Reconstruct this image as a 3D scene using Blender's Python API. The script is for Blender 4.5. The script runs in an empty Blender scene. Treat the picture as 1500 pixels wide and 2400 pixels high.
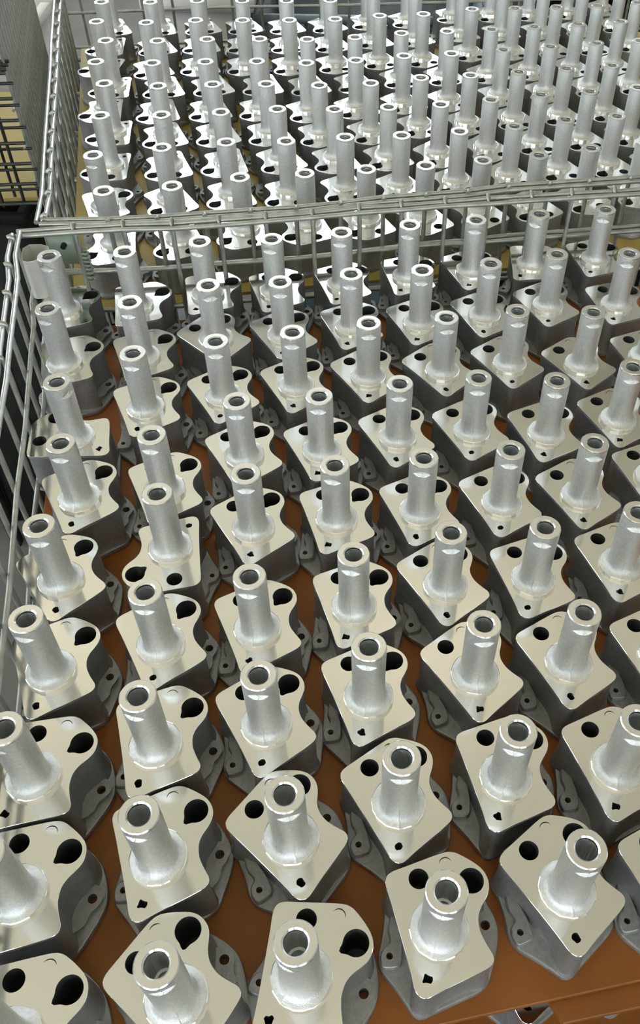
import bpy, bmesh, math, random
from mathutils import Vector, Matrix
from mathutils.geometry import tessellate_polygon

# ---------------------------------------------------------------- units
S = 0.00062           # metres per scene unit (a tube is 40 units wide)
Z0 = 1340             # scene units from the hall floor up to the tube tops

def W(x, y, z):
    return Vector((x * S, y * S, (z + Z0) * S))

scene = bpy.context.scene
col = scene.collection

# ---------------------------------------------------------------- camera
F_PX, PITCH, ROLL, CAM_H = 2077.5, 0.8423, 0.0171, 837.2
CX = 878.2
cd = bpy.data.cameras.new('camera')
cam = bpy.data.objects.new('camera', cd)
col.objects.link(cam)
fw = Vector((0, math.cos(PITCH), -math.sin(PITCH)))
up = Vector((0, math.sin(PITCH), math.cos(PITCH)))
rt = Vector((1, 0, 0))
rt2 = math.cos(ROLL) * rt + math.sin(ROLL) * up
up2 = -math.sin(ROLL) * rt + math.cos(ROLL) * up
mw = Matrix.Identity(4)
for i in range(3):
    mw[i][0], mw[i][1], mw[i][2] = rt2[i], up2[i], -fw[i]
mw.translation = W(0, 0, CAM_H)
cam.matrix_world = mw
cd.sensor_fit = 'HORIZONTAL'
cd.sensor_width = 36
cd.lens = F_PX / 1500 * 36
cd.shift_x = (750 - CX) / 1500
cd.clip_start = 0.01
cd.clip_end = 100
scene.camera = cam

# ---------------------------------------------------------------- world and light
scene.view_settings.view_transform = 'Standard'
scene.view_settings.look = 'None'
scene.view_settings.gamma = 1
scene.view_settings.exposure = 0.0
scene.view_settings.use_curve_mapping = False

HX0, HX1, HY0, HY1, HZ = -4.6, 5.4, -5.0, 6.6, 5.3      # the hall, metres
SKY = (0.86, 0.93, 1.0)
world = bpy.data.worlds.new('overcast')
scene.world = world
world.use_nodes = True
wn = world.node_tree.nodes
wn['Background'].inputs[0].default_value = (*SKY, 1)
wn['Background'].inputs[1].default_value = 6.5

def area(name, loc, size, power, color, rot):
    d = bpy.data.lights.new(name, 'AREA')
    d.shape = 'RECTANGLE'
    d.size, d.size_y = size
    d.energy = power
    d.color = color
    o = bpy.data.objects.new(name, d)
    o.location = loc
    o.rotation_euler = rot
    col.objects.link(o)
    return o
# added unseen area lights without fittings, brightening the cream ceiling from below
for lx in (-2.4, 0.4, 3.2):
    for ly in (-3.0, 0.2, 3.4):
        area('added_ceiling_fill', (lx, ly, 4.2), (1.2, 0.3), 7, (1.0, 0.95, 0.86), (math.pi, 0, 0))
# ---------------------------------------------------------------- materials
def mat(name, color, metallic=0.0, rough=0.5, noise=0.0, nscale=300, bump=0.0, bscale=900, rvar=0.0, spec=None):
    m = bpy.data.materials.new(name)
    m.use_nodes = True
    nt = m.node_tree
    b = nt.nodes['Principled BSDF']
    b.inputs['Base Color'].default_value = (*color, 1)
    b.inputs['Metallic'].default_value = metallic
    b.inputs['Roughness'].default_value = rough
    if spec is not None:
        b.inputs['Specular IOR Level'].default_value = spec
    tc = nt.nodes.new('ShaderNodeTexCoord')
    if noise or rvar:
        n = nt.nodes.new('ShaderNodeTexNoise')
        n.inputs['Scale'].default_value = nscale
        n.inputs['Detail'].default_value = 4
        nt.links.new(tc.outputs['Object'], n.inputs['Vector'])
        if noise:
            r = nt.nodes.new('ShaderNodeMapRange')
            r.inputs['From Min'].default_value, r.inputs['From Max'].default_value = 0.3, 0.7
            r.inputs['To Min'].default_value, r.inputs['To Max'].default_value = 1 - noise, 1 + noise
            nt.links.new(n.outputs['Fac'], r.inputs['Value'])
            mx = nt.nodes.new('ShaderNodeVectorMath')
            mx.operation = 'SCALE'
            mx.inputs[0].default_value = color
            nt.links.new(r.outputs[0], mx.inputs['Scale'])
            nt.links.new(mx.outputs[0], b.inputs['Base Color'])
        if rvar:
            r = nt.nodes.new('ShaderNodeMapRange')
            r.inputs['From Min'].default_value, r.inputs['From Max'].default_value = 0.3, 0.7
            r.inputs['To Min'].default_value, r.inputs['To Max'].default_value = rough - rvar, rough + rvar
            nt.links.new(n.outputs['Fac'], r.inputs['Value'])
            nt.links.new(r.outputs[0], b.inputs['Roughness'])
    if bump:
        n2 = nt.nodes.new('ShaderNodeTexNoise')
        n2.inputs['Scale'].default_value = bscale
        n2.inputs['Detail'].default_value = 2
        nt.links.new(tc.outputs['Object'], n2.inputs['Vector'])
        bp = nt.nodes.new('ShaderNodeBump')
        bp.inputs['Strength'].default_value = bump
        bp.inputs['Distance'].default_value = 0.0004
        nt.links.new(n2.outputs['Fac'], bp.inputs['Height'])
        nt.links.new(bp.outputs[0], b.inputs['Normal'])
    return m

M = {}
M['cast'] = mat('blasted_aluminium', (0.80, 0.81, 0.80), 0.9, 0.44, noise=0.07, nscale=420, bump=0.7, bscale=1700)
M['shaded_cast'] = mat('shaded_cast_aluminium', (0.37, 0.375, 0.37), 0.72, 0.48, noise=0.10, nscale=300, bump=0.7, bscale=1200)  # same cast metal, coloured darker for the shade between castings
M['face'] = mat('milled_aluminium', (0.86, 0.855, 0.82), 1.0, 0.11, rvar=0.025, nscale=60)
M['turned'] = mat('turned_aluminium', (0.90, 0.90, 0.89), 1.0, 0.22)
M['bore'] = mat('drilled_aluminium', (0.74, 0.77, 0.78), 0.85, 0.42)
M['hole'] = mat('shade_dark_passage', (0.13, 0.14, 0.14), 0.7, 0.5)  # cast metal darkened for the shade inside holes and recesses
M['board'] = mat('brown_fibreboard', (0.275, 0.092, 0.018), 0, 0.42, noise=0.16, nscale=14, spec=0.3)
M['board2'] = mat('yellow_fibreboard', (0.46, 0.35, 0.09), 0, 0.5, noise=0.10, nscale=14)
M['wire'] = mat('zinc_plated_wire', (0.62, 0.63, 0.62), 0.9, 0.3, noise=0.15, nscale=90, bump=0.2, bscale=700)
M['old_wire'] = mat('dull_galvanised_wire', (0.42, 0.43, 0.39), 0.75, 0.42, noise=0.2, nscale=70)
M['black_wire'] = mat('shadow_black_wire', (0.02, 0.022, 0.018), 0, 0.4)  # wires coloured black for the shadow this mesh stands in
M['plate'] = mat('galvanised_sheet', (0.80, 0.80, 0.74), 0.45, 0.25, noise=0.05, nscale=40)
M['green'] = mat('grey_green_painted_steel', (0.34, 0.40, 0.33), 0.2, 0.45, noise=0.1, nscale=60)
M['dark'] = mat('dark_steel_and_shade', (0.012, 0.013, 0.011), 0, 0.6)  # also blackens the box that stands in for shade at far left
M['floor'] = mat('hall_concrete', (0.16, 0.155, 0.14), 0, 0.55, noise=0.15, nscale=6)
M['cream'] = mat('cream_ceiling_paint', (0.74, 0.67, 0.51), 0, 0.8)
M['wall'] = mat('hall_wall_paint', (0.62, 0.60, 0.54), 0, 0.8)
M['frame'] = mat('window_frame_paint', (0.30, 0.31, 0.30), 0, 0.5)
M['bluegrey'] = mat('blue_grey_sheet_steel', (0.22, 0.27, 0.31), 0.1, 0.5, noise=0.08, nscale=20)
M['white'] = mat('white_card_and_lit_floor', (0.80, 0.79, 0.76), 0, 0.6)  # also whitens the box that stands in for sunlit floor
M['glass'] = bpy.data.materials.new('window_glass')
M['glass'].use_nodes = True
_b = M['glass'].node_tree.nodes['Principled BSDF']
_b.inputs['Transmission Weight'].default_value = 1
_b.inputs['Roughness'].default_value = 0
_b.inputs['IOR'].default_value = 1.0
_b.inputs['Base Color'].default_value = (0.95, 0.97, 0.97, 1)

# ---------------------------------------------------------------- helpers
class MB:
    def __init__(s):
        s.v, s.f = [], []
    def add(s, vs, fs):
        o = len(s.v)
        s.v += [tuple(v) for v in vs]
        s.f += [tuple(i + o for i in f) for f in fs]
    def box(s, a, b):
        x0, y0, z0 = a
        x1, y1, z1 = b
        s.add([(x0, y0, z0), (x1, y0, z0), (x1, y1, z0), (x0, y1, z0), (x0, y0, z1), (x1, y0, z1), (x1, y1, z1), (x0, y1, z1)],
              [(0, 3, 2, 1), (4, 5, 6, 7), (0, 1, 5, 4), (1, 2, 6, 5), (2, 3, 7, 6), (3, 0, 4, 7)])
    def tube(s, pts, r, n=8):
        pts = [Vector(p) for p in pts]
        rings = []
        for i, q in enumerate(pts):
            t = (pts[min(i + 1, len(pts) - 1)] - pts[max(i - 1, 0)]).normalized()
            a = Vector((0, 0, 1)) if abs(t.z) < 0.9 else Vector((1, 0, 0))
            u = t.cross(a).normalized()
            w = t.cross(u)
            rings.append([q + r * (math.cos(2 * math.pi * k / n) * u + math.sin(2 * math.pi * k / n) * w) for k in range(n)])
        o = len(s.v)
        for ri in rings:
            s.v += [tuple(x) for x in ri]
        for i in range(len(rings) - 1):
            for k in range(n):
                k2 = (k + 1) % n
                s.f.append((o + i * n + k, o + i * n + k2, o + (i + 1) * n + k2, o + (i + 1) * n + k))
        s.f.append(tuple(o + k for k in reversed(range(n))))
        s.f.append(tuple(o + (len(rings) - 1) * n + k for k in range(n)))
    def loft(s, rings, close=True):
        """rings of equal length, outward order gives outward normals when CCW and going up"""
        n = len(rings[0])
        o = len(s.v)
        for ri in rings:
            s.v += [tuple(x) for x in ri]
        for i in range(len(rings) - 1):
            for k in range(n if close else n - 1):
                k2 = (k + 1) % n
                s.f.append((o + i * n + k, o + i * n + k2, o + (i + 1) * n + k2, o + (i + 1) * n + k))
    def cap(s, outer, holes, z, flip=False):
        polys = [[Vector((x, y, 0)) for x, y in pl] for pl in [outer] + holes]
        flat = [q for pl in polys for q in pl]
        o = len(s.v)
        s.v += [(q.x, q.y, z) for q in flat]
        for t in tessellate_polygon(polys):
            a, b, c = (flat[i] for i in t)
            ccw = (b - a).cross(c - a).z > 0
            t = tuple(t) if ccw != flip else (t[0], t[2], t[1])
            s.f.append(tuple(o + i for i in t))
    def mesh(s, name, m, angle=35, scale=S, weld=False, split=None):
        me = bpy.data.meshes.new(name)
        me.from_pydata([(x * scale, y * scale, z * scale) for x, y, z in s.v], [], s.f)
        me.materials.append(m)
        if split:
            for _, m2 in split:
                me.materials.append(m2)
            me.polygons.foreach_set('material_index', [sum(i >= a for a, _ in split) for i in range(len(me.polygons))])
        if weld:
            bm = bmesh.new()
            bm.from_mesh(me)
            bmesh.ops.remove_doubles(bm, verts=bm.verts, dist=1e-6)
            bm.to_mesh(me)
            bm.free()
        me.polygons.foreach_set('use_smooth', [True] * len(me.polygons))
        if angle:
            me.set_sharp_from_angle(angle=math.radians(angle))
        me.update()
        return me

def link(name, me, parent=None, loc=None):
    o = bpy.data.objects.new(name, me)
    col.objects.link(o)
    if parent:
        o.parent = parent
    if loc is not None:
        o.location = loc
    return o

def empty(name, loc, rz=0.0):
    o = bpy.data.objects.new(name, None)
    o.empty_display_size = 0.02
    o.location = loc
    o.rotation_euler = (0, 0, rz)
    col.objects.link(o)
    return o

def tag(o, label, cat, group=None):
    o['label'] = label
    o['category'] = cat
    if group:
        o['group'] = group
    return o

def structure(name, mb, m):
    o = link(name, mb.mesh(name, m, scale=1.0))
    o['kind'] = 'structure'
    return o

# ---------------------------------------------------------------- the hall
T = 0.15
mb = MB(); mb.box((HX0, HY0, -0.1), (HX1, HY1, 0)); structure('floor', mb, M['floor'])
mb = MB(); mb.box((HX0, HY0, HZ), (HX1, HY1, HZ + T)); structure('ceiling', mb, M['cream'])
def wall_with_openings(name, axis, pos, lo, hi, openings):
    """a wall across one axis with rectangular window openings (a, b, z0, z1)"""
    mb = MB()
    cuts = sorted(openings)
    def blk(a, b, z0, z1):
        if b - a < 1e-4 or z1 - z0 < 1e-4:
            return
        if axis == 'y':
            mb.box((a, min(pos), z0), (b, max(pos), z1))
        else:
            mb.box((min(pos), a, z0), (max(pos), b, z1))
    x = lo
    for a, b, z0, z1 in cuts:
        blk(x, a, 0, HZ)
        blk(a, b, 0, z0)
        blk(a, b, z1, HZ)
        x = b
    blk(x, hi, 0, HZ)
    return structure(name, mb, M['wall'])
wn_i = [0]
def window(axis, pos, a, b, z0, z1, nx, nz):
    wn_i[0] += 1
    fr = MB()
    t, d = 0.05, 0.04
    def bar(a0, a1, c0, c1):
        if axis == 'y':
            fr.box((a0, pos - d, c0), (a1, pos + d, c1))
        else:
            fr.box((pos - d, a0, c0), (pos + d, a1, c1))
    bar(a, b, z0, z0 + t); bar(a, b, z1 - t, z1)
    bar(a, a + t, z0 + t, z1 - t); bar(b - t, b, z0 + t, z1 - t)
    for i in range(1, nx):
        x = a + (b - a) * i / nx
        bar(x - t / 2, x + t / 2, z0 + t, z1 - t)
    for k in range(1, nz):
        z = z0 + (z1 - z0) * k / nz
        for i in range(nx):
            x0 = a + (b - a) * i / nx + t / 2
            x1 = a + (b - a) * (i + 1) / nx - t / 2
            bar(max(x0, a + t), min(x1, b - t), z - t / 2, z + t / 2)
    o = structure('window_%d' % wn_i[0], fr, M['frame'])
    for i in range(nx):
        for k in range(nz):
            x0 = a + (b - a) * i / nx + t / 2; x1 = a + (b - a) * (i + 1) / nx - t / 2
            c0 = z0 + (z1 - z0) * k / nz + t / 2; c1 = z0 + (z1 - z0) * (k + 1) / nz - t / 2
            g = MB()
            if axis == 'y':
                g.box((x0, pos - .003, c0), (x1, pos + .003, c1))
            else:
                g.box((pos - .003, x0, c0), (pos + .003, x1, c1))
            link('pane', g.mesh('pane', M['glass'], scale=1.0), o)
    return o
BACKWIN = [(-2.7, -1.25, 1.9, 4.75), (-1.05, 0.55, 1.9, 4.75), (1.9, 2.9, 1.9, 3.2)]
wall_with_openings('wall_back', 'y', (HY1, HY1 + T), HX0, HX1, BACKWIN)
for a, b, z0, z1 in BACKWIN:
    window('y', HY1 + T / 2, a, b, z0, z1, 3, 4)
LEFTWIN = [(-3.4, -1.4, 1.3, 3.4), (-0.6, 1.6, 1.3, 3.4), (2.6, 4.6, 1.3, 3.4)]
wall_with_openings('wall_left', 'x', (HX0 - T, HX0), HY0, HY1, LEFTWIN)
for a, b, z0, z1 in LEFTWIN:
    window('x', HX0 - T / 2, a, b, z0, z1, 4, 3)
mb = MB(); mb.box((HX1, HY0, 0), (HX1 + T, HY1, HZ)); structure('wall_right', mb, M['wall'])
FRONTWIN = [(-4.2, -2.2, 1.2, 4.3), (-1.9, 0.1, 1.2, 4.3), (1.6, 3.6, 1.2, 4.3)]
wall_with_openings('wall_front', 'y', (HY0 - T, HY0), HX0, HX1, FRONTWIN)
for a, b, z0, z1 in FRONTWIN:
    window('y', HY0 - T / 2, a, b, z0, z1, 4, 3)

# ---------------------------------------------------------------- the casting (local z = 0 at the milled face)
HB, HT, TR = 77.0, 112.7, 20.0
def chaikin(pl, n=1, w=.25):
    v = 1 - w
    for _ in range(n):
        q = []
        for i in range(len(pl)):
            a, b = pl[i], pl[(i + 1) % len(pl)]
            q += [(v * a[0] + w * b[0], v * a[1] + w * b[1]), (w * a[0] + v * b[0], w * a[1] + v * b[1])]
        pl = q
    return pl
def offset(pl, d):
    out = []
    n = len(pl)
    for i in range(n):
        a, b, c = pl[i - 1], pl[i], pl[(i + 1) % n]
        tx, ty = c[0] - a[0], c[1] - a[1]
        l = math.hypot(tx, ty) or 1
        out.append((b[0] + d * ty / l, b[1] - d * tx / l))
    return out
def ring(pl, z):
    return [(x, y, z) for x, y in pl]
def circle(cx, cy, r, n=28, fn=None):
    return [(cx + (r if fn is None else fn(a)) * math.cos(a), cy + (r if fn is None else fn(a)) * math.sin(a))
            for a in (2 * math.pi * k / n for k in range(n))]

PLATE = chaikin([(0, -65), (5, -63.5), (9, -60), (20, -50), (36, -37), (52, -23.5), (57.5, -18), (59.5, -12.5), (57.5, -7), (52, -2),
                 (46, 4), (41, 10), (38, 16), (36, 22), (35.5, 28), (36.5, 35), (39, 42), (40.8, 50), (40.3, 57), (37.5, 64), (32.5, 70),
                 (25, 74.5), (14, 78), (2, 80.5), (-4, 80.8), (-11, 79), (-22, 71.5), (-36, 61), (-52, 49), (-60.5, 42.8), (-65, 37),
                 (-65, 31), (-62.5, 25.5), (-54, 13), (-42, -6), (-28, -28), (-16, -48), (-10, -59), (-5.5, -63.5)])
FLANGE = chaikin([(x * (.945 if x > 0 else .955), y * .965 + 1) for x, y in [(0, -71), (6, -69), (12, -64), (30, -50), (57, -29), (64, -20), (66.5, -10), (67, 5), (67.5, 22), (66, 36), (63, 45),
                  (55, 57), (44, 68), (34, 76), (20, 82), (3, 86), (-6, 86), (-16, 82), (-38, 67), (-60, 50), (-67, 42), (-67.5, 33), (-63, 14),
                  (-60, -4), (-59, -22), (-56, -32), (-49, -40), (-30, -52), (-13, -65), (-6, -70)]], 1, .14)
def lhole(a):
    d = (a - math.radians(-115) + math.pi) % (2 * math.pi) - math.pi
    return 13.2 + 5.2 * math.exp(-(d / .27) ** 2)
LH = circle(21, 57, 13, 40, lhole)
SH = circle(-32, 43, 10.6, 30)

def make_plate(seed):
    rng = random.Random(seed)
    dh = circle(0, -47, 4.6, 18, lambda a, k=[rng.uniform(.75, 1.2) for _ in range(7)]: 4.7 * k[int(a / 2 / math.pi * 7) % 7])
    dh = chaikin(dh)
    a0, a1 = math.radians(25 + rng.uniform(-20, 25)), math.radians(175 + rng.uniform(-30, 40))
    arc = [a0 + (a1 - a0) * i / 12 for i in range(13)]
    cres = [(-9 + 6.8 * math.cos(a), 66.5 + 6.8 * math.sin(a)) for a in arc]
    cres += [(-9 + (6.7 - 1.1 * math.sin(math.pi * i / 12)) * math.cos(a), 66.4 + (6.7 - 1.1 * math.sin(math.pi * i / 12)) * math.sin(a))
             for i, a in reversed(list(enumerate(arc)))][1:-1]
    m = MB()
    inner = offset(PLATE, -.3)
    holes = [LH, SH, dh, cres]
    m.cap(inner, holes, 0)
    ncap = len(m.f)
    m.loft([ring(PLATE, -5), ring(PLATE, -.3), ring(inner, 0)])
    nface = len(m.f)
    h = m
    for pl, dep in ((LH, 66), (SH, 52), (dh, 30)):
        low = [(x * .97 + .03 * sum(q[0] for q in pl) / len(pl), y * .97 + .03 * sum(q[1] for q in pl) / len(pl)) for x, y in pl]
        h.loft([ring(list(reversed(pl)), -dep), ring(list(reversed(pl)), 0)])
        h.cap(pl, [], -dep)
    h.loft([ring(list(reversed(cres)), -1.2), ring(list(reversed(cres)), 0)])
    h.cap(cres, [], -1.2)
    return m.mesh('top_plate', M['face'], weld=True, split=((ncap, M['shaded_cast']), (ncap + len(PLATE), M['face']), (nface, M['hole'])))
PLATES = [make_plate(s) for s in (3, 8, 15, 21)]

def densify(pl, step=4.0):
    out = []
    for (x0, y0), (x1, y1) in zip(pl, pl[1:] + pl[:1]):
        n = max(1, int(math.hypot(x1 - x0, y1 - y0) / step))
        out += [(x0 + (x1 - x0) * i / n, y0 + (y1 - y0) * i / n) for i in range(n)]
    return out
DENSE = densify(PLATE)
def make_body():
    m = MB()
    lv = [(-73, 2.2, 1), (-69.5, 2, 1), (-67.5, .6, 1), (-64, -.5, 1), (-54, -1.0, 1), (-26, -1.3, 1), (-17, -1.3, .8), (-11, -1.2, .3), (-7, -1.2, 0), (-4.5, -.6, 0)]
    def recess(pl, k):
        out = []
        for x, y in pl:
            e = 0
            for (ax, ay), (bx, by), dep in (((12, -57), (51, -24), 3.5), ((-11, -57), (-60, 22), 9)):
                ux, uy = bx - ax, by - ay
                t = ((x - ax) * ux + (y - ay) * uy) / (ux * ux + uy * uy)
                l = math.hypot(ux, uy)
                if 0 < t < 1 and abs((x - ax) * uy - (y - ay) * ux) / l < 6:
                    e = k * dep * min(1, math.sin(math.pi * t) * 1.35)
                    sg = 1 if ax > 0 else -1
                    nx, ny = -uy / l * sg, ux / l * sg
                    x, y = x + nx * e, y + ny * e
            out.append((x, y))
        return out
    m.loft([ring(recess(offset(DENSE, d), k), z) for z, d, k in lv])
    return m.mesh('body', M['shaded_cast'], 50)
BODY = make_body()
def make_flange():
    m = MB()
    h1, h2 = circle(-46.5 * .945, -21, 4.2, 18), circle(49 * .945, 38, 5.4, 20)
    m.cap(offset(FLANGE, -2.2), [h1, h2], -69)
    m.loft([ring(offset(FLANGE, -.5), -77), ring(FLANGE, -76), ring(FLANGE, -71.2), ring(offset(FLANGE, -.8), -69.5), ring(offset(FLANGE, -2.2), -69)])
    m.cap(offset(FLANGE, -.5), [h1, h2], -77, True)
    for h in (h1, h2):
        m.loft([ring(list(reversed(h)), -77), ring(list(reversed(h)), -69)])
    return m.mesh('flange', M['shaded_cast'], 40)
FLANGE_ME = make_flange()
def make_pad(pl, hc, hr, name):
    m = MB()
    pl = chaikin([(x * .945, y) for x, y in pl], 2, .2)
    h = circle(hc[0] * .945, hc[1], hr, 18)
    m.cap(offset(pl, -1.4), [h], -62)
    m.loft([ring(offset(pl, .5), -69.2), ring(pl, -65), ring(offset(pl, -.4), -62.8), ring(offset(pl, -1.4), -62)])
    m.loft([ring(list(reversed(h)), -76.5), ring(list(reversed(h)), -62)])
    return m.mesh(name, M['shaded_cast'], 40)
PADS = [make_pad([(-57, 20), (-57, 11), (-56, 3), (-51, -4), (-50, -9), (-56, -15), (-57, -24), (-52, -34), (-46, -33.5), (-31, -28), (-34, -10), (-42, 8), (-44, 21)], (-46.5, -21), 3.6, 'lug'),
        make_pad([(32, 34), (36, 44), (43, 51), (53, 50), (59, 43), (58, 33), (54, 25), (57, 13), (50, 0), (42, 5), (33, 20)], (49, 38), 5.2, 'lug')]

def make_tube():
    m = MB()
    base = [2 * math.pi * k / 56 for k in range(56)]
    ex = [-math.pi / 2 + math.radians(d) for d in (-1.6, -.8, .8, 1.6)]
    ang = sorted(set([round(a % (2 * math.pi), 5) for a in base + ex]))
    prof = [(5.6, 29.0), (6.3, 27.6), (6.9, 25.6), (8.0, 23.6), (9.6, 22.0), (11.8, 20.7), (14.5, 19.9), (18, 19.5)]
    zs = [(z, r) for z, r in prof] + [(30, 19.5), (50, 19.6), (70, 19.7), (84, 19.8), (91.5, 19.85)]
    zs += [(92.4 + .95 * i, 19.9) for i in range(14)] + [(107, 19.95), (110.6, 20.0)]
    rings = []
    for z, r in zs:
        rg = []
        for a in ang:
            d = abs((a + math.pi / 2 + math.pi) % (2 * math.pi) - math.pi)
            rr = r
            if z < 24 and d < math.radians(1):
                rr += .55
            zt = z - HT
            if -20.2 < zt < -7.5:
                lim = 20.2 - 4.4 * min(1, (-7.5 - zt) / 9) if zt > -16.5 else 15.8 + 4.4 * (-16.5 - zt) / 3.2
                if math.cos(d) > 0.2:
                    cut = lim / math.cos(d)
                    if cut < rr:
                        rr = cut + (1.0 if d < math.radians(1) else 0)
                        rr = min(rr, 20)
            rg.append((rr * math.cos(a), rr * math.sin(a), z))
        rings.append(rg)
    m.loft(rings)
    return m.mesh('tube', M['cast'], 45)
TUBE = make_tube()
def lathe(name, prof, m_, n=56, jit=0, seed=1, angle=30):
    rng = random.Random(seed)
    m = MB()
    k = [rng.uniform(-jit, jit) for _ in range(n)]
    m.loft([[((r + (k[i] if j and abs(r) > 28 else 0)) * math.cos(2 * math.pi * i / n), (r + (k[i] if j and abs(r) > 28 else 0)) * math.sin(2 * math.pi * i / n), z) for i in range(n)]
            for z, r, j in prof])
    return m.mesh(name, m_, angle)
COLLAR = lathe('collar', [(-.2, 30.4, 1), (4.9, 30.2, 1), (5.8, 29.2, 1), (5.6, 27.5, 0)], M['turned'], 40, .42, 5, 4)
RIM = lathe('rim', [(110.4, 20.0, 0), (111.6, 19.9, 0), (112.7, 18.8, 0), (112.7, 12.6, 0), (111.2, 11.0, 0), (108, 10.8, 0)], M['turned'], 64)
def make_bore():
    m = MB()
    n = 40
    pr = [(108.2, 10.8), (107.6, 10.7), (62, 10.6), (61.5, 8.0), (46, 7.9), (46, .05)]
    rng = random.Random(9)
    k = [rng.uniform(-.22, .22) for _ in range(n)]
    m.loft([[((r + (k[i] if r > 10 and z < 108 else 0)) * math.cos(2 * math.pi * i / n), (r + (k[i] if r > 10 and z < 108 else 0)) * math.sin(2 * math.pi * i / n), z) for i in range(n)] for z, r in pr])
    return m.mesh('bore', M['bore'], 6)
BORE = make_bore()

count = [0]
def casting(x, y, rot, k_, label, group, zbase=-HT - HB):
    root = empty('pump_housing', W(x, y, zbase), math.radians(rot))
    root.scale = (k_, k_, k_)
    tag(root, label, 'casting', group)
    up_ = (0, 0, HB * S)
    k = count[0]
    count[0] += 1
    pm = PLATES[k % 4]
    b = link('body', BODY, root, up_)
    fl = link('flange', FLANGE_ME, root, up_)
    for me in PADS:
        link('lug', me, fl)
    tp = link('top_plate', pm, root, up_)
    link('collar', COLLAR, root, up_)
    tb = link('tube', TUBE, root, up_)
    link('rim', RIM, tb)
    link('bore', BORE, tb)
    return root

ORD = ['zeroth', 'first', 'second', 'third', 'fourth', 'fifth', 'sixth', 'seventh', 'eighth', 'ninth', 'tenth', 'eleventh', 'twelfth', 'thirteenth', 'fourteenth']
NEAR = [[[-560.2,1318.2,-14.6,0.993],[-435.6,1336.2,-19.9,0.988],[-312.5,1374.2,-20.0,0.983],[-188.4,1387.8,-12.3,0.977],[-67.2,1414.8,-11.1,0.972],[54.5,1445.8,-17.1,0.967],[175.2,1468.6,-8.2,0.961],[293.2,1495.6,-33.4,0.956],[418.5,1517.5,-17.8,0.951]],[[-524.0,1168.7,-17.3,0.997],[-397.7,1190.0,-9.5,0.992],[-279.7,1242.2,15.4,0.986],[-162.5,1256.2,0.6,0.981],[-46.1,1284.6,-8.2,0.976],[73.3,1300.7,-6.3,0.971],[191.1,1326.3,-5.8,0.966],[309.0,1361.0,-4.8,0.96],[436.1,1368.9,-16.9,0.955]],[[-463.8,989.4,61.5,1.001],[-367.5,1059.7,-6.6,0.995],[-247.6,1093.3,0.5,0.989],[-132.1,1120.6,-2.3,0.984],[-14.5,1148.8,1.6,0.979],[108.8,1167.8,6.4,0.974],[224.1,1190.7,1.6,0.969],[346.2,1192.1,3.0,0.964],[460.6,1217.7,-13.2,0.96]],[[-426.7,861.9,-1.3,1.004],[-307.3,882.4,-5.9,0.999],[-199.3,956.5,0.0,0.992],[-82.6,971.1,-4.6,0.988],[33.6,1003.2,-3.0,0.982],[150.3,1020.6,-3.8,0.977],[265.9,1018.7,-10.8,0.973],[384.7,1054.6,-6.2,0.968]],[[-416.6,714.2,5.1,1.008],[-280.2,772.7,157.7,1.001],[-170.6,812.4,1.1,0.996],[-54.1,831.6,-12.6,0.991],[65.1,849.5,-8.2,0.986],[184.1,868.8,-6.0,0.981],[301.3,886.3,-2.7,0.976],[416.8,928.0,-12.2,0.971]],[[-393.9,574.2,-8.1,1.012],[-266.5,615.7,-1.7,1.006],[-147.5,641.6,-6.9,1.001],[-24.9,679.4,-11.8,0.995],[96.0,717.2,0.4,0.99],[214.8,729.5,-14.0,0.985],[337.7,758.6,-10.3,0.979]],[[-379.0,437.3,-25.7,1.016],[-248.6,478.2,-14.3,1.01],[-123.2,506.8,-0.6,1.004],[-3.8,546.3,-8.8,0.999],[127.1,580.4,3.5,0.993],[245.1,599.7,-3.7,0.988],[363.9,612.4,-9.5,0.983]],[[-360.8,309.1,-22.4,1.02],[-222.7,348.9,-11.0,1.013],[-84.0,372.1,16.4,1.008],[31.8,413.3,0.7,1.002],[153.6,446.4,-15.5,0.996],[282.2,461.3,-10.9,0.991]],[[-328.6,175.9,-22.3,1.023],[-182.3,215.9,18.8,1.016],[-63.3,235.9,-37.7,1.011],[72.0,282.3,-15.7,1.005],[206.8,324.0,4.3,0.999],[328.3,328.0,-8,0.994]]]
EXTRA = {(3, 1): 'turned sideways', (5, 2): 'turned back to front'}
for ri, row in enumerate(NEAR):
    rn = len(NEAR) - ri                      # counted from the front edge
    for ci, (x, y, r, k) in enumerate(row):
        lab = 'grey aluminium casting in the near cage, %s row from the front, %s from left' % (ORD[rn], ORD[ci + 1])
        if (ri + 1, ci + 1) in EXTRA:
            lab = 'grey aluminium casting %s, near cage, %s row from the front' % (EXTRA[(ri + 1, ci + 1)], ORD[rn])
        casting(x, y, r, k, lab, 'aluminium castings in the near cage')
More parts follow.
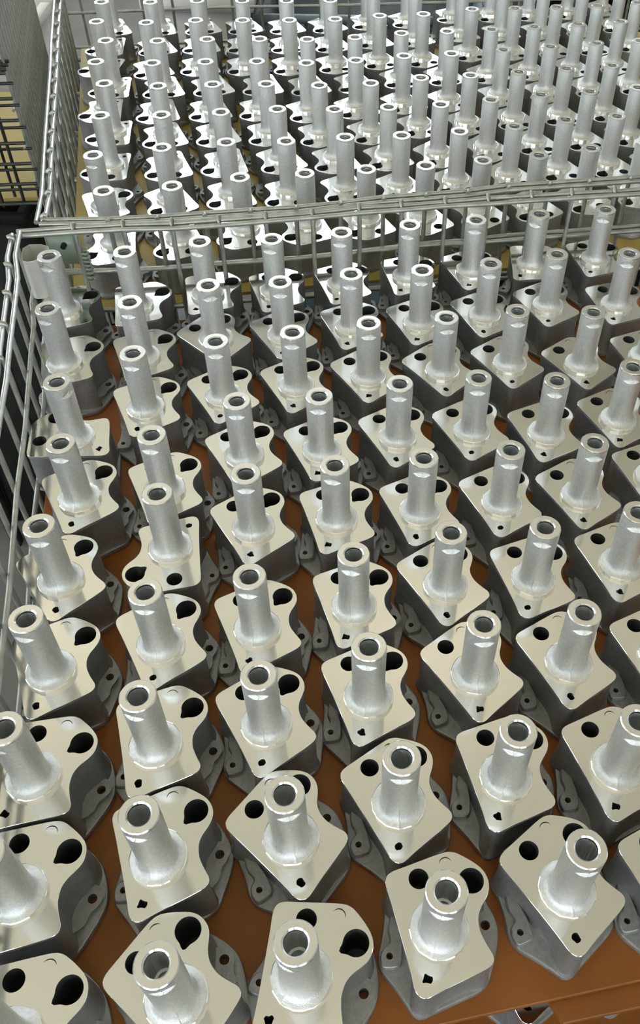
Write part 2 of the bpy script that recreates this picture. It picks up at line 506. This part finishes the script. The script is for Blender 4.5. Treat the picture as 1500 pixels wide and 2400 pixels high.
FAR = [[[9,-752.5,2648.1,174.8,0.956],[8,-733.7,2516.7,154.9,0.96],[7,-716.1,2380.2,143,0.964],[6,-667.3,2260.4,155.2,0.966],[5,-662.6,2133.1,155.8,0.97],[4,-617.7,2015.8,155.2,0.972],[3,-591.2,1856.0,153.5,0.976],[2,-566.9,1680.3,-10,0.981],[1,-516.3,1541.7,159.0,0.984]],[[9,-624.3,2658.4,170.9,0.951],[8,-608.5,2524.0,176.6,0.955],[7,-592.4,2381.6,176.0,0.959],[6,-543.9,2266.3,171.0,0.961],[5,-532.0,2134.2,166.7,0.965],[4,-497.2,2009.0,172.3,0.968],[3,-464.6,1866.2,171.3,0.971],[2,-438.5,1719.4,181,0.975],[1,-392.6,1566.1,173.1,0.979]],[[9,-506.4,2671.8,175.4,0.946],[8,-488.6,2541.9,168.6,0.95],[7,-472.5,2405.0,170.1,0.954],[6,-426.5,2283.8,177.3,0.956],[5,-411.8,2148.8,170.7,0.96],[4,-378.1,2024.4,173.1,0.963],[3,-341.8,1886.1,165.3,0.966],[2,-313.4,1748.7,170.5,0.97],[1,-269.1,1605.6,164.5,0.973]],[[9,-390.6,2682.9,177.6,0.942],[8,-371.6,2549.9,171.0,0.945],[7,-355.0,2412.9,171.8,0.949],[6,-300.0,2293.7,169.8,0.951],[5,-293.0,2158.9,170.5,0.955],[4,-259.5,2033.9,173.3,0.958],[3,-223.3,1906.2,179.7,0.962],[2,-192.9,1759.3,169.8,0.965],[1,-146.2,1626.7,169.5,0.968]],[[9,-272.3,2689.0,174.5,0.937],[8,-255.1,2557.3,171.8,0.941],[7,-237.6,2421.3,174.6,0.945],[6,-184.0,2298.3,175.6,0.947],[5,-177.3,2155.5,177.1,0.951],[4,-140.6,2033.4,173.8,0.954],[3,-101.1,1913.4,173.1,0.956],[2,-73.8,1782.9,175.2,0.96],[1,-27.4,1649.1,177.0,0.963]],[[9,-159.2,2704.0,180.5,0.932],[8,-140.8,2569.2,177.5,0.936],[7,-122.1,2436.1,176.2,0.94],[6,-68.4,2318.9,176.2,0.942],[5,-62.3,2178.5,178.8,0.946],[4,-25.4,2051.7,180.5,0.949],[3,15.1,1930.2,176.5,0.951],[2,42.5,1797.3,180.5,0.955],[1,88.9,1669.9,180.2,0.958]],[[9,-46.0,2734.2,176.6,0.927],[8,-27.1,2602.0,176.1,0.931],[7,-9.1,2467.0,180.5,0.935],[6,46.1,2352.0,176.9,0.937],[5,51.0,2210.8,180.7,0.941],[4,88.6,2087.7,177.7,0.944],[3,128.6,1949.1,183.6,0.947],[2,163.4,1822.1,176.0,0.95],[1,203.5,1697.6,181.6,0.953]],[[9,67.2,2753.7,176.9,0.923],[8,86.1,2621.8,177.9,0.926],[7,104.1,2486.4,183.2,0.93],[6,160.5,2372.3,177.1,0.932],[5,165.2,2231.4,182.5,0.937],[4,203.2,2108.1,178.4,0.939],[3,240.5,1980.0,185.4,0.942],[2,281.0,1852.7,182.3,0.945],[1,318.0,1725.4,181.4,0.948]],[[9,199.0,2795.7,170.7,0.916],[8,216.1,2663.3,171.6,0.92],[7,233.1,2530.1,179.2,0.924],[6,273.6,2392.9,178.6,0.927],[5,292.7,2263.2,172.5,0.931],[4,317.0,2135.0,178.0,0.934],[3,354.6,2013.5,177.9,0.937],[2,394.0,1891.1,179.0,0.939],[1,428.9,1761.8,186.0,0.942]],[[9,312.2,2810.0,178.4,0.912],[8,329.6,2676.4,172.4,0.916],[7,348.1,2544.9,175.7,0.919],[6,385.0,2419.2,180.9,0.922],[5,410.5,2291.3,176.0,0.926],[4,431.4,2161.9,175.9,0.929],[3,467.5,2037.1,179.3,0.932],[2,507.5,1913.4,180.3,0.934],[1,544.7,1792.4,176.3,0.937]],[[9,424.2,2824.1,181.6,0.907],[8,442.4,2691.4,172.9,0.911],[7,460.2,2562.6,177.7,0.915],[6,499.8,2446.0,177.1,0.917],[5,527.0,2321.1,176.7,0.92],[4,542.8,2186.3,182.6,0.924],[3,580.6,2063.3,178.1,0.927],[2,618.2,1937.3,187.2,0.93],[1,657.4,1811.0,182.7,0.933]],[[9,537.8,2844.7,179.8,0.902],[8,553.9,2712.4,177.6,0.906],[7,571.9,2581.9,178.0,0.91],[6,613.4,2468.9,173.9,0.912],[5,637.7,2341.6,181.5,0.915],[4,661.7,2210.5,180.4,0.919]],[[9,646.8,2878.0,177.2,0.897],[8,664.5,2744.6,174.4,0.901],[7,682.0,2611.2,178.3,0.905]]]
for ci, column in enumerate(FAR):
    for rn, x, y, r, k in column:
        nth = sum(1 for c2 in FAR[:ci] for q in c2 if q[0] == rn) + 1
        casting(x, y, r, k, 'pale aluminium casting in the far cage, %s row behind the divider, %s from left' % (ORD[rn], ORD[nth]),
                'aluminium castings in the far cage')
for i, (x, y, r, k) in enumerate([[189.4, 306, -2, 0.99], [309, 331, -8, 0.99], [430, 354, -6, 0.99]]):
    casting(x, y, r, k, 'aluminium casting on the layer under the brown board, %s from left' % ORD[i + 1],
            'castings on the lower layer', zbase=-392.5)
# ---------------------------------------------------------------- wire cages
FLOOR = -Z0
def wire_obj(name, pts, r, parent, m, n=8):
    mb = MB()
    mb.tube(pts, r, n)
    return link(name, mb.mesh(name, m, 60), parent, W(0, 0, 0) - parent.location)
def along(pts, step, start=0.0):
    """points every `step` along a plan polyline, with the direction there"""
    out, d = [], start
    for (x0, y0), (x1, y1) in zip(pts, pts[1:]):
        l = math.hypot(x1 - x0, y1 - y0)
        while d <= l:
            out.append((x0 + (x1 - x0) * d / l, y0 + (y1 - y0) * d / l, math.atan2(y1 - y0, x1 - x0)))
            d += step
        d -= l
    return out
def shift(pts, d):
    out = []
    for i, (x, y) in enumerate(pts):
        a, b = pts[max(i - 1, 0)], pts[min(i + 1, len(pts) - 1)]
        tx, ty = b[0] - a[0], b[1] - a[1]
        l = math.hypot(tx, ty)
        out.append((x + d * ty / l, y - d * tx / l))
    return out
upright_cache = {}
def panel(root, pts, zs, step, start, z0, z1, r, m, rails=True, m2=None, wob=1.5, seed=0, hook=1, cross=1, spots=None):
    """mesh wall: doubled rim wires on top, cross wires below, uprights hooked over the rim"""
    rng = random.Random(seed)
    if rails:
        for d, dz in ((-7, 0), (7, -1.5)):
            wire_obj('rim_wire', [(x, y, z1 + dz + rng.uniform(-wob, wob)) for x, y in shift(pts, d)], r * 1.05, root, m2 or m)
    for z in zs:
        wire_obj('cross_wire', [(x, y, z + rng.uniform(-wob, wob)) for x, y in shift(pts, cross * (2 * r))], r, root, m)
    key = (z0, z1, r, m.name, rails, hook)
    if key not in upright_cache:
        mb = MB()
        if rails:
            mb.tube([(0, 0, z0), (0, 0, z1 - 6), (0, -2.5 * hook, z1 + 2.5), (0, -7 * hook, z1 + 6.5), (0, -10.5 * hook, z1 + 5)], r)
        else:
            mb.tube([(0, 0, z0), (0, 0, z1)], r)
        upright_cache[key] = mb.mesh('upright_wire', m, 60)
    for x, y, a in (spots or along(pts, step, start)):
        o = link('upright_wire', upright_cache[key], root, W(x, y, 0) - W(0, 0, 0) + W(0, 0, 0) - root.location)
        o.rotation_euler = (0, 0, a)

def legs(root, pts, m):
    for x, y in pts:
        mb = MB()
        mb.box((x - 14, y - 14, FLOOR), (x + 14, y + 14, -640))
        link('leg', mb.mesh('leg', m, 0), root, W(0, 0, 0) - root.location)

NF = [(-634, 1384), (-537, 1397), (-452, 1409), (-368, 1419), (-286, 1432), (-204, 1446), (-121, 1460), (-37, 1481), (40, 1495), (121, 1510),
      (201, 1523), (283, 1537), (359, 1547), (441, 1560), (523, 1573), (640, 1592)]
NL = [(-634, 1384), (-621, 1310), (-600, 1247), (-581, 1159), (-562, 1072), (-543, 987), (-520, 860), (-480, 680), (-445, 500), (-415, 330), (-390, 190)]
near = empty('wire_cage', W(0, 800, FLOOR))
tag(near, 'near wire cage with bright rim wires holding the closest castings', 'wire cage')
panel(near, NF, [-90, -176, -262, -348, -434, -520], 83, 15, -640, 0, 4.2, M['old_wire'], seed=1, hook=-1, cross=-1,
      spots=[(x, y, math.atan2(.17, 1)) for x, y in NF[1:-1]])
panel(near, NL, [-92, -176, -262, -348, -434, -520, -606], 84, 20, -640, 0, 4.2, M['old_wire'], m2=M['wire'], seed=2, hook=1, cross=-1)
legs(near, [(-634, 1384), (640, 1592), (-390, 190), (860, 330)], M['wire'])
for z, s in ((-206, 8), (-409, 8), (-640, 9)):
    for k in range(5):
        a, b = NL[1 + k * 2 if k < 4 else -1], None
        x0, y0 = a
        wire_obj('bearer_wire', [(x0, y0, z), (x0 + 1236, y0 + 205, z)], s * .9, near, M['wire'])

RF = [(-600, 1418), (-480, 1424), (-395, 1436), (-313, 1449), (-233, 1463), (-152, 1478), (-72, 1496), (6, 1515), (84, 1531), (162, 1546), (240, 1565),
      (318, 1580), (395, 1591), (475, 1605), (555, 1618), (680, 1640)]
RL = [(-600, 1418), (-615, 1512), (-658, 1697), (-700, 1882), (-740, 2060), (-779, 2223), (-841, 2500), (-888, 2700)]
RB = [(-888, 2700), (-476, 2768), (-119, 2800), (900, 2935)]
far = empty('wire_cage', W(0, 2200, FLOOR))
tag(far, 'far wire cage behind the divider, full of pale castings on yellow board', 'wire cage')
panel(far, RF, [-92, -178, -264, -350], 83, 0, -640, 3, 4.2, M['old_wire'], seed=3, hook=1,
      spots=[(x, y, math.atan2(.17, 1)) for x, y in RF[1:-1]])
panel(far, RL, [-92, -178, -264, -350, -436], 83, 12, -640, 3, 4.2, M['old_wire'], m2=M['wire'], seed=4, hook=1, cross=-1)
panel(far, RB, [-100, -190, -280], 84, 40, -640, 3, 4.0, M['old_wire'], seed=5, hook=1)
legs(far, [(-600, 1426), (690, 1650), (-888, 2700), (900, 2935)], M['old_wire'])
for k in range(6):
    y = 1500 + k * 230
    x0 = -612 - (y - 1500) * .23
    wire_obj('bearer_wire', [(x0, y, -206), (x0 + 1480, y + 240, -206)], 7.2, far, M['old_wire'])

# left neighbour with the yellow board, seen over the edge
side = empty('wire_cage', W(-950, 2100, FLOOR))
tag(side, 'left neighbouring cage with shadow-black wire front and yellow board inside', 'wire cage')
SR = [(-762, 1850), (-850, 2220), (-944, 2612)]
panel(side, SR, [-160 + 82 * i for i in range(7)], 38, 6, -640, 420, 3.4, M['old_wire'], seed=6, cross=-1)
SF = [(-1130, 1786), (-752, 1826)]
panel(side, SF, [-186 + 46 * i for i in range(6)], 47, 10, -196, 96, 3.8, M['black_wire'], seed=7)
panel(side, shift(SF, -34), [-170 + 46 * i for i in range(6)], 94, 30, -196, 96, 3.4, M['black_wire'], seed=8)
wire_obj('latch_rod', [(-850, 1812, 96), (-850, 1808, 30), (-850, 1806, -28), (-862, 1806, -42), (-880, 1804, -42), (-890, 1804, -30)], 5.5, side, M['black_wire'])
wire_obj('latch_rod', [(-822, 1814, 96), (-822, 1810, -90)], 6, side, M['black_wire'])
wire_obj('latch_rod', [(-752, 1820, 110), (-790, 1816, 110), (-790, 1816, 70)], 5, side, M['dark'])
legs(side, [(-762, 1850), (-944, 2612), (-1130, 1786), (-1320, 2500)], M['dark'])

def slab(name, poly, z0, z1, m, label, cat, group=None, b=1.2):
    mb = MB()
    mb.cap(offset(poly, -b), [], z1)
    mb.cap(poly, [], z0, True)
    mb.loft([ring(poly, z0), ring(poly, z1 - b), ring(offset(poly, -b), z1)])
    cx = sum(q[0] for q in poly) / len(poly)
    cy = sum(q[1] for q in poly) / len(poly)
    o = link(name, mb.mesh(name, m, 30))
    off = W(cx, cy, z0)
    o.data.transform(Matrix.Translation(W(0, 0, 0) - off))
    o.location = off
    return tag(o, label, cat, group)
slab('layer_board', [(-352, 123), (80, 214.5), (284, 257), (660, 336), (680, 1560), (441, 1530), (-250, 1422), (-505, 1382), (-600, 1366), (-517, 936), (-484, 750), (-446, 548)],
     -198, -190, M['board'], 'orange brown layer board under the closest castings', 'board')
slab('layer_board', [(205, 219), (640, 305), (640, 345), (190, 243)], -210, -202, M['board'],
     'dark brown strip of board just below the front edge', 'board')
slab('layer_board', [(-350, 60), (700, 240), (700, 1540), (-580, 1350)], -402, -393, M['board'],
     'lower brown board glimpsed beneath the front edge', 'board')
slab('layer_board', [(-592, 1428), (-385, 1456), (-375, 1478), (690, 1680), (895, 2900), (-870, 2690)], -198, -190, M['board2'],
     'yellow layer board under the pale castings of the far cage', 'board')
slab('layer_board', [(-1300, 1795), (-772, 1850), (-955, 2394), (-1360, 2394)], -198, -190, M['board2'],
     'yellow board behind the shadow-black wire front at far left', 'board')

# sheet-steel bits hung at the cage corner
def sleeve(name, prof, z0, z1, t, m, label, cat):
    mb = MB()
    inn = offset(prof, -t)
    mb.loft([ring(list(reversed(inn)), z0), ring(list(reversed(inn)), z1)])
    mb.loft([ring(prof, z0), ring(prof, z1)])
    n = len(prof)
    for z, fl in ((z1, 0), (z0, 1)):
        o = len(mb.v)
        mb.v += ring(prof, z) + ring(inn, z)
        for k in range(n):
            q = (o + k, o + (k + 1) % n, o + n + (k + 1) % n, o + n + k)
            mb.f.append(q if not fl else tuple(reversed(q)))
    ob = link(name, mb.mesh(name, m, 30))
    off = W(sum(q[0] for q in prof) / n, sum(q[1] for q in prof) / n, z0)
    ob.data.transform(Matrix.Translation(W(0, 0, 0) - off))
    ob.location = off
    return tag(ob, label, cat)
sleeve('corner_sleeve', chaikin([(-622, 1372), (-613, 1322), (-598, 1314), (-576, 1330), (-570, 1350), (-580, 1374)], 1), -88, -14, 1.6, M['plate'],
       'bent bright sheet metal sleeve hanging at the near cage corner', 'bracket')
hinge = empty('hinge_plate', W(-560, 1404, -98))
tag(hinge, 'grey green hinge plate with coil spring below the divider rim', 'hinge')
mb = MB()
mb.box((-590, 1400, -70), (-532, 1405, -14))
link('leaf', mb.mesh('leaf', M['green'], 0), hinge, W(0, 0, 0) - hinge.location)
mb = MB()
mb.tube([(-530 + 7 * math.cos(i * .7), 1402 + 7 * math.sin(i * .7), -40 - i * .9) for i in range(75)], 2.4, 6)
link('spring', mb.mesh('spring', M['green'], 60), hinge, W(0, 0, 0) - hinge.location)
mb = MB()
mb.tube([(-561, 1399, -30), (-561, 1390, -30)], 5, 8)
link('bolt', mb.mesh('bolt', M['dark'], 40), hinge, W(0, 0, 0) - hinge.location)

# ---------------------------------------------------------------- beyond the cages
def crate(name, x0, x1, y0, y1, z0, z1, m, label, cat, t=10, ribs=0):
    root = empty(name, W((x0 + x1) / 2, (y0 + y1) / 2, z0))
    tag(root, label, cat)
    off = W(0, 0, 0) - root.location
    for nm, a, b in (('side_panel', (x0, y0, z0), (x1, y0 + t, z1 - t)), ('side_panel', (x0, y1 - t, z0), (x1, y1, z1 - t)),
                     ('end_panel', (x0, y0 + t, z0), (x0 + t, y1 - t, z1 - t)), ('end_panel', (x1 - t, y0 + t, z0), (x1, y1 - t, z1 - t)),
                     ('base_panel', (x0 + t, y0 + t, z0), (x1 - t, y1 - t, z0 + t))):
        mb = MB(); mb.box(a, b)
        link(nm, mb.mesh(nm, m, 0), root, off)
    mb = MB()
    for a, b in (((x0 - t, y0 - t, z1 - t), (x1 + t, y0 + t, z1 + t)), ((x0 - t, y1 - t, z1 - t), (x1 + t, y1 + t, z1 + t)),
                 ((x0 - t, y0 + t, z1 - t), (x0 + t, y1 - t, z1 + t)), ((x1 - t, y0 + t, z1 - t), (x1 + t, y1 - t, z1 + t))):
        mb.box(a, b)
    link('rim', mb.mesh('rim', m, 0), root, off)
    for k in range(ribs):
        x = x0 + (x1 - x0) * (k + 1) / (ribs + 1)
        mb = MB(); mb.box((x - 8, y0 - 9, z0), (x + 8, y0 - .2, z1 - t - .5))
        link('rib', mb.mesh('rib', m, 0), root, off)
    return root
crate('bin_or_shade_box', -395, 330, 2960, 3500, FLOOR, -195, M['bluegrey'], 'blue grey ribbed steel bin behind the far cage', 'bin', ribs=4)
wc = crate('crate_or_lit_floor', -720, -410, 2930, 3500, FLOOR, -150, M['white'], 'white lidded box standing in for bright lit floor behind the far cage', 'crate', t=16)  # white box added where there is only sunlit floor
mb = MB(); mb.box((-728, 2922, -133.5), (-402, 3508, -120))  # white top added to catch window light as bright floor
link('lid', mb.mesh('lid', M['white'], 0), wc, W(0, 0, 0) - wc.location)
crate('bin_or_shade_box', -1330, -838, 1880, 2090, FLOOR, -260, M['dark'], 'black box standing in for the shade below the yellow board at far left', 'bin', ribs=2)  # black box added to fill an area that is only in shade
crate('bin_or_shade_box', 480, 1300, 3080, 3600, FLOOR, -160, M['dark'], 'dark steel bin behind the far cage at the right', 'bin')
crate('crate_or_lit_floor', -1500, -1010, 2520, 2900, FLOOR, -150, M['white'], 'pale crate behind the yellow board at the far left', 'crate', t=14)
